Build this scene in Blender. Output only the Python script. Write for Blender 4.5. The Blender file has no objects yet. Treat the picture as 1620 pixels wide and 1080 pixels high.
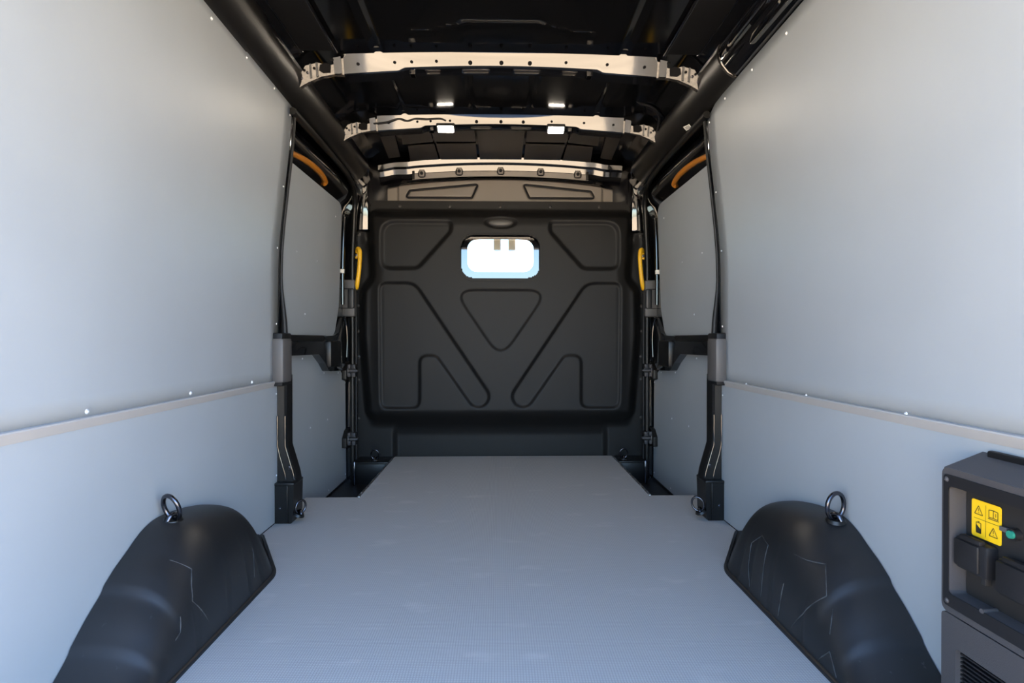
import bpy, bmesh, math, random
from mathutils import Vector, Matrix
from mathutils.bvhtree import BVHTree
random.seed(7)
PI = math.pi
sc = bpy.context.scene
C = sc.collection

# ------------------------------------------------------------------ camera
cam = bpy.data.objects.new('camera', bpy.data.cameras.new('camera'))
C.objects.link(cam)
cam.data.sensor_width = 36.0
cam.data.lens = 895.0 / 1620.0 * 36.0
cam.data.clip_start = 0.02
cam.data.clip_end = 500
cam.location = (-0.008, 0.0, 0.727)
cam.rotation_euler = (PI / 2 - math.atan(5 / 895), 0.0, -math.atan(20 / 895))
sc.camera = cam

# ------------------------------------------------------------------ sky, sun, exposure
w = bpy.data.worlds.new('sky'); sc.world = w; w.use_nodes = True
wn = w.node_tree; wn.nodes.clear()
sky = wn.nodes.new('ShaderNodeTexSky'); sky.sky_type = 'NISHITA'
sky.sun_disc = False
sky.sun_elevation = math.radians(48); sky.sun_rotation = math.radians(90)
sky.air_density = 1.1; sky.dust_density = 0.6; sky.ozone_density = 4.5
bg = wn.nodes.new('ShaderNodeBackground'); bg.inputs[1].default_value = 1.14
wo = wn.nodes.new('ShaderNodeOutputWorld')
wn.links.new(sky.outputs[0], bg.inputs[0]); wn.links.new(bg.outputs[0], wo.inputs[0])

sun = bpy.data.objects.new('sun', bpy.data.lights.new('sun', 'SUN'))
C.objects.link(sun)
sun.data.energy = 44.0; sun.data.angle = 0.0093; sun.data.color = (1.0, 0.93, 0.82)
# high sun, from the van's right and a little ahead of it: none comes in at the rear opening
sun.rotation_euler = Vector((-0.62, -0.16, -0.76)).to_track_quat('-Z', 'Y').to_euler()

vs = sc.view_settings
vs.view_transform = 'Standard'; vs.look = 'None'; vs.gamma = 1.0; vs.use_curve_mapping = False
vs.exposure = 0.56

# ------------------------------------------------------------------ materials
def mat(name, col, rough=0.5, metal=0.0, spec=0.5, coat=0.0, bump=None, var=None, emis=None):
    m = bpy.data.materials.new(name); m.use_nodes = True
    nt = m.node_tree; b = nt.nodes['Principled BSDF']
    b.inputs['Base Color'].default_value = (*col, 1)
    b.inputs['Roughness'].default_value = rough
    b.inputs['Metallic'].default_value = metal
    b.inputs['Specular IOR Level'].default_value = spec
    b.inputs['Coat Weight'].default_value = coat
    b.inputs['Coat Roughness'].default_value = 0.04
    if emis:
        b.inputs['Emission Color'].default_value = (*emis[0], 1)
        b.inputs['Emission Strength'].default_value = emis[1]
    tc = nt.nodes.new('ShaderNodeTexCoord')
    if bump:
        n = nt.nodes.new('ShaderNodeTexNoise'); n.inputs['Scale'].default_value = bump[0]
        n.inputs['Detail'].default_value = 3
        bp = nt.nodes.new('ShaderNodeBump'); bp.inputs['Strength'].default_value = bump[1]
        bp.inputs['Distance'].default_value = 0.002
        nt.links.new(tc.outputs['Object'], n.inputs['Vector'])
        nt.links.new(n.outputs[0], bp.inputs['Height']); nt.links.new(bp.outputs[0], b.inputs['Normal'])
    if var:
        n = nt.nodes.new('ShaderNodeTexNoise'); n.inputs['Scale'].default_value = var[0]
        n.inputs['Detail'].default_value = 5
        r = nt.nodes.new('ShaderNodeValToRGB')
        r.color_ramp.elements[0].position = 0.35; r.color_ramp.elements[1].position = 0.72
        a = tuple(c * (1 - var[1]) for c in col); z = tuple(min(1, c * (1 + var[1])) for c in col)
        r.color_ramp.elements[0].color = (*a, 1); r.color_ramp.elements[1].color = (*z, 1)
        nt.links.new(tc.outputs['Object'], n.inputs['Vector'])
        nt.links.new(n.outputs[0], r.inputs[0]); nt.links.new(r.outputs[0], b.inputs['Base Color'])
    return m

M = {}
M['lining'] = mat('grey laminate lining', (0.330, 0.358, 0.385), 0.42, spec=0.35, var=(3.0, 0.03))
M['seam'] = mat('warm grey moulding', (0.37, 0.36, 0.355), 0.5)
M['paint'] = mat('black gloss body paint', (0.004, 0.004, 0.005), 0.07, spec=1.0, coat=0.6, bump=(14, 0.06))
M['roofskin'] = mat('black roof paint', (0.003, 0.003, 0.0035), 0.10, spec=0.38, bump=(9, 0.03))
M['trim'] = mat('black satin plastic', (0.0070, 0.0066, 0.0064), 0.36, spec=0.38, bump=(600, 0.15))
M['matte'] = mat('matte black pad', (0.0065, 0.0065, 0.007), 0.8, spec=0.12)
M['rubber'] = mat('black rubber', (0.007, 0.007, 0.008), 0.5, spec=0.35)
M['bulk'] = mat('charcoal moulded plastic', (0.0080, 0.0075, 0.0074), 0.5, spec=0.26, bump=(900, 0.2))
M['bulkup'] = mat('grey brown upper panel', (0.20, 0.175, 0.15), 0.42, spec=0.5)
M['oval'] = mat('paler charcoal with oval sheen', (0.035, 0.032, 0.030), 0.4)  # paler for screw heads; on the oval cover it stands for a reflection
M['grey'] = mat('grey plastic cap', (0.085, 0.080, 0.079), 0.5)
M['yellow'] = mat('yellow plastic', (0.86, 0.47, 0.018), 0.36)
M['orange'] = mat('orange reflection tint', (0.42, 0.15, 0.010), 0.4)  # colour of the reflection streaks built as bars on the doors
M['screw'] = mat('zinc screw', (0.80, 0.82, 0.85), 0.3, metal=0.35)
M['steel'] = mat('dark plated steel', (0.10, 0.10, 0.115), 0.22, metal=1.0)
M['alu'] = mat('worn aluminium', (0.42, 0.42, 0.43), 0.35, metal=1.0, var=(60, 0.6))
M['unit'] = mat('dark grey housing', (0.058, 0.054, 0.056), 0.5, spec=0.35, bump=(700, 0.2))
M['unitdark'] = mat('black unit plate', (0.012, 0.0115, 0.0125), 0.45, spec=0.3)
M['unitrec'] = mat('unit recess plastic', (0.020, 0.0185, 0.018), 0.45, spec=0.3)
M['sticker'] = mat('yellow sticker', (0.80, 0.50, 0.010), 0.4)
M['ink'] = mat('black print', (0.02, 0.018, 0.01), 0.5)
M['green'] = mat('green button', (0.02, 0.20, 0.14), 0.3)
M['white'] = mat('white label', (0.7, 0.68, 0.62), 0.5)
M['lamp'] = mat('lit lamp lens', (0.9, 0.9, 0.88), 0.4, emis=((1.0, 0.87, 0.70), 170.0))
M['lamphouse'] = mat('lamp housing', (0.03, 0.03, 0.03), 0.4)
M['tan'] = mat('beige cab plastic', (0.42, 0.37, 0.30), 0.6)
M['frit'] = mat('black window border', (0.004, 0.004, 0.005), 0.01, spec=1.0, coat=1.0)
M['roofbrown'] = mat('brown roof panel', (0.034, 0.029, 0.025), 0.32, spec=0.5)
M['ground'] = mat('pale warm paving', (0.51, 0.392, 0.262), 0.9, spec=0.2, var=(0.5, 0.12))
M['gusset'] = mat('bracket with reflection tint', (0.055, 0.048, 0.042), 0.25, spec=0.8, var=(40, 0.7))  # dim ground reflection on black paint, put into the base colour
M['skin'] = mat('black outer body paint', (0.008, 0.008, 0.01), 0.2)

# glass: clear sheet, mirror reflection by Fresnel
g = bpy.data.materials.new('window glass'); g.use_nodes = True; M['glass'] = g
nt = g.node_tree; nt.nodes.clear()
o_ = nt.nodes.new('ShaderNodeOutputMaterial'); mx = nt.nodes.new('ShaderNodeMixShader')
tr = nt.nodes.new('ShaderNodeBsdfTransparent'); gl = nt.nodes.new('ShaderNodeBsdfGlossy'); fr = nt.nodes.new('ShaderNodeFresnel')
fr.inputs[0].default_value = 1.6; gl.inputs['Roughness'].default_value = 0.0; tr.inputs[0].default_value = (0.9, 0.93, 0.93, 1)
nt.links.new(fr.outputs[0], mx.inputs[0]); nt.links.new(tr.outputs[0], mx.inputs[1]); nt.links.new(gl.outputs[0], mx.inputs[2])
nt.links.new(mx.outputs[0], o_.inputs[0])

# floor: grey vinyl, fine raised studs as relief, dusty smudges
def floor_mat():
    m = mat('grey studded vinyl', (0.2, 0.205, 0.225), 0.5, spec=0.5)
    nt = m.node_tree; b = nt.nodes['Principled BSDF']; N = nt.nodes.new; L = nt.links.new
    tc = N('ShaderNodeTexCoord'); sp = N('ShaderNodeSeparateXYZ'); L(tc.outputs['Object'], sp.inputs[0])
    def mth(op, a, b_=None):
        n = N('ShaderNodeMath'); n.operation = op
        for i, v in enumerate((a, b_)):
            if v is None: continue
            if isinstance(v, (int, float)): n.inputs[i].default_value = v
            else: L(v, n.inputs[i])
        return n.outputs[0]
    k = 2 * PI / 0.0125
    sx = mth('SINE', mth('MULTIPLY', sp.outputs[0], k)); sy = mth('SINE', mth('MULTIPLY', sp.outputs[1], k))
    h = mth('MULTIPLY', sx, sy)
    h2 = mth('SMOOTH_MIN', mth('MAXIMUM', mth('ABSOLUTE', h), 0.15), 0.6)
    bp = N('ShaderNodeBump'); bp.inputs['Strength'].default_value = 0.55; bp.inputs['Distance'].default_value = 0.0016
    L(h2, bp.inputs['Height']); L(bp.outputs[0], b.inputs['Normal'])
    n1 = N('ShaderNodeTexNoise'); n1.inputs['Scale'].default_value = 5.5; n1.inputs['Detail'].default_value = 6
    mp = N('ShaderNodeMapping'); mp.inputs['Scale'].default_value = (1, 2.2, 1); L(tc.outputs['Object'], mp.inputs[0]); L(mp.outputs[0], n1.inputs['Vector'])
    r = N('ShaderNodeValToRGB'); r.color_ramp.elements[0].position = 0.60; r.color_ramp.elements[1].position = 0.80
    r.color_ramp.elements[0].color = (0, 0, 0, 1); r.color_ramp.elements[1].color = (1, 1, 1, 1)
    L(n1.outputs[0], r.inputs[0])
    st = N('ShaderNodeMapRange'); st.inputs[1].default_value = 0.15; st.inputs[2].default_value = 0.6
    L(h2, st.inputs[0])
    mxa = N('ShaderNodeMix'); mxa.data_type = 'RGBA'; L(st.outputs[0], mxa.inputs[0])
    mxa.inputs[6].default_value = (0.330, 0.324, 0.320, 1); mxa.inputs[7].default_value = (0.445, 0.437, 0.430, 1)
    mxb = N('ShaderNodeMix'); mxb.data_type = 'RGBA'
    dst = mth('MULTIPLY', r.outputs[0], 0.75); L(dst, mxb.inputs[0])
    L(mxa.outputs[2], mxb.inputs[6]); mxb.inputs[7].default_value = (0.52, 0.50, 0.48, 1)
    L(mxb.outputs[2], b.inputs['Base Color'])
    return m
M['floor'] = floor_mat()

# wheel arch: soft black plastic with pale scuffs
def arch_mat():
    m = mat('black moulded plastic', (0.008, 0.0085, 0.0098), 0.45, spec=0.62)
    nt = m.node_tree; b = nt.nodes['Principled BSDF']; N = nt.nodes.new; L = nt.links.new
    tc = N('ShaderNodeTexCoord')
    n = N('ShaderNodeTexNoise'); n.inputs['Scale'].default_value = 60; n.inputs['Detail'].default_value = 2
    n2 = N('ShaderNodeTexNoise'); n2.inputs['Scale'].default_value = 4; n2.inputs['Detail'].default_value = 4
    for q in (n, n2): L(tc.outputs['Object'], q.inputs['Vector'])
    r = N('ShaderNodeValToRGB'); r.color_ramp.elements[0].position = 0.70; r.color_ramp.elements[1].position = 0.76
    r2 = N('ShaderNodeValToRGB'); r2.color_ramp.elements[0].position = 0.45; r2.color_ramp.elements[1].position = 0.7
    L(n.outputs[0], r.inputs[0]); L(n2.outputs[0], r2.inputs[0])
    mu = N('ShaderNodeMath'); mu.operation = 'MULTIPLY'; L(r.outputs[0], mu.inputs[0]); L(r2.outputs[0], mu.inputs[1])
    mx = N('ShaderNodeMix'); mx.data_type = 'RGBA'; L(mu.outputs[0], mx.inputs[0])
    mx.inputs[6].default_value = (0.008, 0.0085, 0.0098, 1); mx.inputs[7].default_value = (0.07, 0.07, 0.072, 1)
    L(mx.outputs[2], b.inputs['Base Color'])
    return m
M['arch'] = arch_mat()
M['scuff'] = mat('pale scuff', (0.040, 0.039, 0.039), 0.7, spec=0.3, var=(50, 0.6))

# ------------------------------------------------------------------ mesh helpers
def lk(name, me, m, parent=None, smooth=35):
    if smooth:
        for p in me.polygons: p.use_smooth = True
        me.set_sharp_from_angle(angle=math.radians(smooth))
    if m: me.materials.append(M[m] if isinstance(m, str) else m)
    o = bpy.data.objects.new(name, me); C.objects.link(o)
    if parent:
        o.parent = parent
        o.matrix_parent_inverse = Matrix.Translation(parent.location).inverted() if parent.type == 'EMPTY' else Matrix()
    return o
def pyd(name, v, f, m, parent=None, smooth=35):
    me = bpy.data.meshes.new(name); me.from_pydata([tuple(p) for p in v], [], f); me.update()
    bm = bmesh.new(); bm.from_mesh(me); bmesh.ops.recalc_face_normals(bm, faces=bm.faces); bm.to_mesh(me); bm.free()
    return lk(name, me, m, parent, smooth)
def bmo(name, bm, m, parent=None, smooth=35):
    bmesh.ops.recalc_face_normals(bm, faces=bm.faces)
    me = bpy.data.meshes.new(name); bm.to_mesh(me); bm.free()
    return lk(name, me, m, parent, smooth)
def bx(bm, c, s, bev=0.0, rot=None, seg=2):
    t = bmesh.new(); bmesh.ops.create_cube(t, size=1.0)
    bmesh.ops.scale(t, vec=s, verts=t.verts)
    if bev: bmesh.ops.bevel(t, geom=list(t.edges), offset=bev, segments=seg, profile=0.5, affect='EDGES')
    if rot: bmesh.ops.rotate(t, cent=(0, 0, 0), matrix=rot, verts=t.verts)
    bmesh.ops.translate(t, vec=c, verts=t.verts)
    join(bm, t)
def join(bm, t):
    me = bpy.data.meshes.new('t'); t.to_mesh(me); t.free(); bm.from_mesh(me); bpy.data.meshes.remove(me)
def box(name, lo, hi, m, parent=None, bev=0.003, rot=None):
    bm = bmesh.new()
    c = [(a + b) / 2 for a, b in zip(lo, hi)]; s = [abs(b - a) for a, b in zip(lo, hi)]
    bx(bm, c, s, bev, rot); return bmo(name, bm, m, parent)
def tube_vf(path, r, n=8, closed=False, rf=None):
    path = [Vector(p) for p in path]; V = []; F = []; k = len(path)
    up = None
    for i, p in enumerate(path):
        a = path[(i - 1) % k] if (closed or i > 0) else p
        b = path[(i + 1) % k] if (closed or i < k - 1) else p
        t = (b - a).normalized()
        if up is None:
            up = Vector((0, 0, 1)) if abs(t.z) < 0.9 else Vector((1, 0, 0))
        s = t.cross(up).normalized(); up = s.cross(t).normalized()
        rr = rf(i / (k - 1)) if rf else r
        for j in range(n):
            an = 2 * PI * j / n
            V.append(p + s * math.cos(an) * rr + up * math.sin(an) * rr)
    for i in range(k if closed else k - 1):
        for j in range(n):
            F.append((i * n + j, i * n + (j + 1) % n, ((i + 1) % k) * n + (j + 1) % n, ((i + 1) % k) * n + j))
    if not closed:
        F.append(tuple(range(n))); F.append(tuple((k - 1) * n + j for j in range(n)))
    return V, F
def tube(name, path, r, m, parent=None, n=8, closed=False, rf=None):
    V, F = tube_vf(path, r, n, closed, rf); return pyd(name, V, F, m, parent, 50)
def smoothpath(pts, sub=6):
    P = [Vector(p) for p in pts]; out = []
    for i in range(len(P) - 1):
        p0 = P[max(i - 1, 0)]; p1 = P[i]; p2 = P[i + 1]; p3 = P[min(i + 2, len(P) - 1)]
        for j in range(sub):
            t = j / sub
            out.append(0.5 * ((2 * p1) + (-p0 + p2) * t + (2 * p0 - 5 * p1 + 4 * p2 - p3) * t * t + (-p0 + 3 * p1 - 3 * p2 + p3) * t ** 3))
    out.append(P[-1]); return out
def grid(name, fn, nu, nv, m, parent=None, smooth=60, solid=0.0, keep=None):
    V = []; F = []
    for i in range(nu + 1):
        for j in range(nv + 1): V.append(fn(i / nu, j / nv))
    for i in range(nu):
        for j in range(nv):
            if keep and not keep((i + .5) / nu, (j + .5) / nv): continue
            a = i * (nv + 1) + j; F.append((a, a + nv + 1, a + nv + 2, a + 1))
    me = bpy.data.meshes.new(name); me.from_pydata([tuple(p) for p in V], [], F); me.update()
    o = lk(name, me, m, parent, smooth)
    if solid:
        s = o.modifiers.new('thick', 'SOLIDIFY'); s.thickness = solid; s.offset = 0
    return o
def prism(name, pts, axis, a, b, m, parent=None, bev=0.0, smooth=35):
    """polygon pts (2-D) extruded along axis from a to b. axis 'x': pts=(y,z); 'y': (x,z); 'z': (x,y)"""
    def P(p, t): return (t, p[0], p[1]) if axis == 'x' else ((p[0], t, p[1]) if axis == 'y' else (p[0], p[1], t))
    bm = bmesh.new()
    A = [bm.verts.new(P(p, a)) for p in pts]; B = [bm.verts.new(P(p, b)) for p in pts]
    bm.faces.new(A); bm.faces.new(B)
    n = len(pts)
    for i in range(n): bm.faces.new((A[i], A[(i + 1) % n], B[(i + 1) % n], B[i]))
    bmesh.ops.recalc_face_normals(bm, faces=bm.faces)
    if bev: bmesh.ops.bevel(bm, geom=list(bm.edges), offset=bev, segments=2, profile=0.5, affect='EDGES', clamp_overlap=True)
    return bmo(name, bm, m, parent, smooth)
def ring_prism(name, outer, inner, axis, a, b, m, parent=None):
    def P(p, t): return (t, p[0], p[1]) if axis == 'x' else ((p[0], t, p[1]) if axis == 'y' else (p[0], p[1], t))
    n = len(outer); V = [P(p, a) for p in outer] + [P(p, a) for p in inner] + [P(p, b) for p in outer] + [P(p, b) for p in inner]
    F = []
    for i in range(n):
        j = (i + 1) % n
        F += [(i, j, n + j, n + i), (2 * n + i, 2 * n + j, 3 * n + j, 3 * n + i), (i, j, 2 * n + j, 2 * n + i), (n + i, n + j, 3 * n + j, 3 * n + i)]
    return pyd(name, V, F, m, parent)
def rrect(x0, x1, z0, z1, r, n=6):
    out = []
    for cx, cz, a0 in ((x1 - r, z1 - r, 0), (x0 + r, z1 - r, 90), (x0 + r, z0 + r, 180), (x1 - r, z0 + r, 270)):
        for i in range(n + 1):
            a = math.radians(a0 + 90 * i / n); out.append((cx + r * math.cos(a), cz + r * math.sin(a)))
    return out
def round_poly(pts, r, n=5):
    """round the corners of a polygon (list of (a,b) or (a,b,r))"""
    out = []; k = len(pts)
    for i in range(k):
        p = Vector(pts[i][:2]); a = Vector(pts[i - 1][:2]); b = Vector(pts[(i + 1) % k][:2])
        rr = pts[i][2] if len(pts[i]) > 2 else r
        u = (a - p).normalized(); v = (b - p).normalized()
        d = min(rr / max(math.tan(u.angle(v) / 2), 1e-3), 0.49 * (a - p).length, 0.49 * (b - p).length) if rr else 0
        if d <= 1e-6: out.append(tuple(p)); continue
        q0 = p + u * d; q1 = p + v * d
        for j in range(n + 1):
            t = j / n; out.append(tuple(q0 * (1 - t) ** 2 + p * 2 * t * (1 - t) + q1 * t * t))
    return out
def sdf_poly(poly, x, z):
    d = 1e9; ins = False; n = len(poly); j = n - 1
    for i in range(n):
        ax, az = poly[i]; bx_, bz = poly[j]
        ex = bx_ - ax; ez = bz - az; wx = x - ax; wz = z - az
        t = max(0.0, min(1.0, (wx * ex + wz * ez) / (ex * ex + ez * ez + 1e-12)))
        dx = wx - ex * t; dz = wz - ez * t; d = min(d, dx * dx + dz * dz)
        if (az > z) != (bz > z) and x < (bx_ - ax) * (z - az) / (bz - az) + ax: ins = not ins
        j = i
    d = math.sqrt(d); return -d if ins else d
def sst(a, b, x):
    t = max(0.0, min(1.0, (x - a) / (b - a))); return t * t * (3 - 2 * t)
def lerp_tab(tab, t):
    if t <= tab[0][0]: return tab[0][1]
    for (a, va), (b, vb) in zip(tab, tab[1:]):
        if t <= b: return va + (vb - va) * (t - a) / (b - a)
    return tab[-1][1]
def spl(tab, t):
    """monotone-ish smooth interpolation of a table"""
    k = len(tab)
    if t <= tab[0][0]: return tab[0][1]
    if t >= tab[-1][0]: return tab[-1][1]
    for i in range(k - 1):
        a, va = tab[i]; b, vb = tab[i + 1]
        if t <= b:
            h = b - a; u = (t - a) / h
            ma = (vb - tab[i - 1][1]) / (b - tab[i - 1][0]) if i > 0 else (vb - va) / h
            mb = (tab[i + 2][1] - va) / (tab[i + 2][0] - a) if i < k - 2 else (vb - va) / h
            return va * (1 + 2 * u) * (1 - u) ** 2 + ma * h * u * (1 - u) ** 2 + vb * u * u * (3 - 2 * u) + mb * h * u * u * (u - 1)
def empty(name, loc=(0, 0, 0)):
    o = bpy.data.objects.new(name, None); o.empty_display_size = 0.05; o.location = loc; C.objects.link(o); return o
def tag(o, label, cat, group=None):
    o['label'] = label; o['category'] = cat
    if group: o['group'] = group
    return o
def struct(o, label=None):
    o['kind'] = 'structure'
    if label: o['label'] = label
    return o
SIDE = {-1: 'left', 1: 'right'}

_sc = {}
def screw(parent, p, n, r=0.0042, m='screw'):
    """a dome head screw; alike ones share one mesh"""
    key = (r, m)
    n = Vector(n).normalized()
    if key not in _sc:
        V = []; F = []; k = 10
        prof = [(1.25, 0.0), (1.25, 0.12), (1.0, 0.18), (0.86, 0.5), (0.5, 0.75), (0.22, 0.78), (0.2, 0.5)]
        for a, h in prof:
            for j in range(k): V.append((a * r * math.cos(2 * PI * j / k), a * r * math.sin(2 * PI * j / k), h * r))
        for i in range(len(prof) - 1):
            for j in range(k): F.append((i * k + j, i * k + (j + 1) % k, (i + 1) * k + (j + 1) % k, (i + 1) * k + j))
        F.append(tuple((len(prof) - 1) * k + j for j in range(k)))
        o = pyd('screw', V, F, m, None, 40); _sc[key] = o.data
    else:
        o = bpy.data.objects.new('screw', _sc[key]); C.objects.link(o)
    o.rotation_euler = n.to_track_quat('Z', 'Y').to_euler(); o.location = p
    if parent:
        o.parent = parent
        if parent.type == 'EMPTY': o.matrix_parent_inverse = Matrix.Translation(parent.location).inverted()
    return o

# ================================================================== OUTSIDE
gp = prism('ground', [(-120, -120), (120, -120), (120, 120), (-120, 120)], 'z', -0.72, -0.66, 'ground')
struct(gp, 'pale paved ground outside the van')

# ================================================================== FLOOR
Y0, Y1 = 0.30, 3.50          # rear sill, bulkhead
YC = 2.27                    # rear edge of the side door openings
fl = prism('floor', [(-0.893, Y0), (0.893, Y0), (0.893, 2.60), (0.686, 2.60), (0.690, 3.49), (-0.650, 3.49), (-0.648, 2.60), (-0.893, 2.60)], 'z', -0.014, 0.0, 'floor', bev=0)
struct(fl, 'grey studded vinyl load floor of the van')
sub = prism('underfloor', [(-0.893, Y0), (0.893, Y0), (0.893, 2.595), (0.682, 2.595), (0.686, 3.52), (-0.645, 3.52), (-0.643, 2.595), (-0.893, 2.595)], 'z', -0.16, -0.016, 'trim', fl)
# edge trims by the door steps: dark worn strip with small bolts
for s, xa, xb in ((-1, -0.6495, -0.6515), (1, 0.687, 0.691)):
    et = box('edge_trim', (xa - 0.008 if s < 0 else xa - 0.002, 2.60, -0.02), (xa + 0.002 if s < 0 else xa + 0.008, 3.46, 0.004), 'alu', fl, 0.001)
    for k in range(7):
        screw(et, (xa + s * 0.004, 2.66 + k * 0.12, 0.004), (0, 0, 1), 0.004, 'alu')
# step wells
for s in (-1, 1):
    xi = 0.648 if s < 0 else 0.688
    st = empty('trim_1' if s < 0 else 'trim_2', (s * 0.8, 3.0, -0.12))
    struct(st, 'black step well inside the %s sliding door' % SIDE[s])
    prism('step_tread', [(s * (xi - 0.02), 2.56), (s * 1.0, 2.56), (s * 1.0, 3.52), (s * (xi - 0.02), 3.52)], 'z', -0.15, -0.125, 'trim', st)
    box('step_riser', (s * (xi - 0.006), 2.60, -0.13), (s * (xi - 0.03), 3.50, -0.017), 'trim', st)
    box('step_ledge', (s * (xi + 0.005), 3.31, -0.13), (s * 0.868, 3.50, 0.0), 'trim', st, 0.006)
    box('ledge_lip', (s * (xi + 0.004), 3.298, -0.004), (s * 0.872, 3.318, 0.006), 'trim', st, 0.002)
    box('ledge_post', (s * 0.856, 3.285, -0.125), (s * 0.842, 3.30, 0.012), 'steel', st, 0.004)

# ================================================================== SIDE WALLS
WT = [(0.0, 0.889), (0.5, 0.889), (0.77, 0.888), (1.07, 0.884), (1.30, 0.862), (1.42, 0.848), (1.55, 0.836), (1.70, 0.828)]
def WX(z): return spl(WT, z)
ZS = 0.548     # seam
def topz(s, y): return (1.662 if s < 0 else 1.642) + (2.27 - y) * (0.035 if s < 0 else 0.022)
for s in (-1, 1):
    wall = pyd('wall_' + SIDE[s], *(lambda V: (V, [(0, 1, 2, 3), (3, 2, 4, 5), (5, 4, 6, 7)]))(
        [(s * 0.995, Y0, -0.5), (s * 0.995, 2.30, -0.5), (s * 0.995, 2.30, 0.9), (s * 0.995, Y0, 0.9), (s * 0.96, 2.30, 1.5), (s * 0.96, Y0, 1.5), (s * 0.88, 2.30, 1.80), (s * 0.88, Y0, 1.80)]), 'skin', None, 60)
    struct(wall, 'lined %s side wall of the van' % SIDE[s])
    # lower lining panel, upper lining panel
    lo = prism('lining_panel', [(Y0, 0.001), (YC, 0.001), (YC, ZS), (Y0, ZS)], 'x', s * 0.889, s * 0.899, 'lining', wall, 0)
    lo['label'] = 'lower grey lining panel'
    def up(u, v, s=s):
        y = Y0 + (YC - Y0) * u
        zt = topz(s, y)
        if s > 0: zt -= 0.05 * sst(2.13, 2.27, y) ** 2 * 0.6
        z = ZS + 0.012 + (zt - ZS - 0.012) * v
        return (s * (WX(z) + 0.0045), y, z)
    upo = grid('lining_panel', up, 24, 26, 'lining', wall, 60, solid=0.009)
    upo['label'] = 'upper grey lining panel'
    # pale moulding along the joint, a shallow bevelled strip
    sec = [(-0.001, ZS - 0.012), (0.0015, ZS - 0.012), (0.010, ZS + 0.008), (0.009, ZS + 0.011), (-0.001, ZS + 0.013)]
    V = []; F = []
    for i, y in enumerate((Y0, YC - 0.045)):
        for a, z in sec: V.append((s * (0.8895 - a), y, z))
    k = len(sec)
    for j in range(k - 1): F.append((j, j + 1, k + j + 1, k + j))
    F += [tuple(range(k)), tuple(range(k, 2 * k))]
    pyd('seam_strip', V, F, 'seam', wall, 30)
    # black joint between floor and lining
    box('floor_joint', (s * 0.8885, Y0, 0.0), (s * 0.8915, YC - 0.01, 0.004), 'rubber', wall, 0)
    zlow = 0.571 if s < 0 else 0.560
    for y in (0.82, 1.225, 1.63, 2.03): screw(wall, (s * 0.8875, y, zlow), (-s, 0, 0), 0.0048)
    zt = 1.640 if s < 0 else 1.618
    for y in (1.41, 1.64, 1.865, 2.09): screw(wall, (s * (WX(zt) - 0.001), y, zt), (-s, 0, -0.1), 0.0042)
    for z in ((1.605, 1.324, 1.083, 0.784, 0.508, 0.186) if s < 0 else (1.59, 1.312, 1.077, 0.775, 0.499, 0.156)):
        screw(wall, (s * (WX(z) - 0.001), YC - 0.02, z), (-s, 0, 0), 0.0036)

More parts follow.
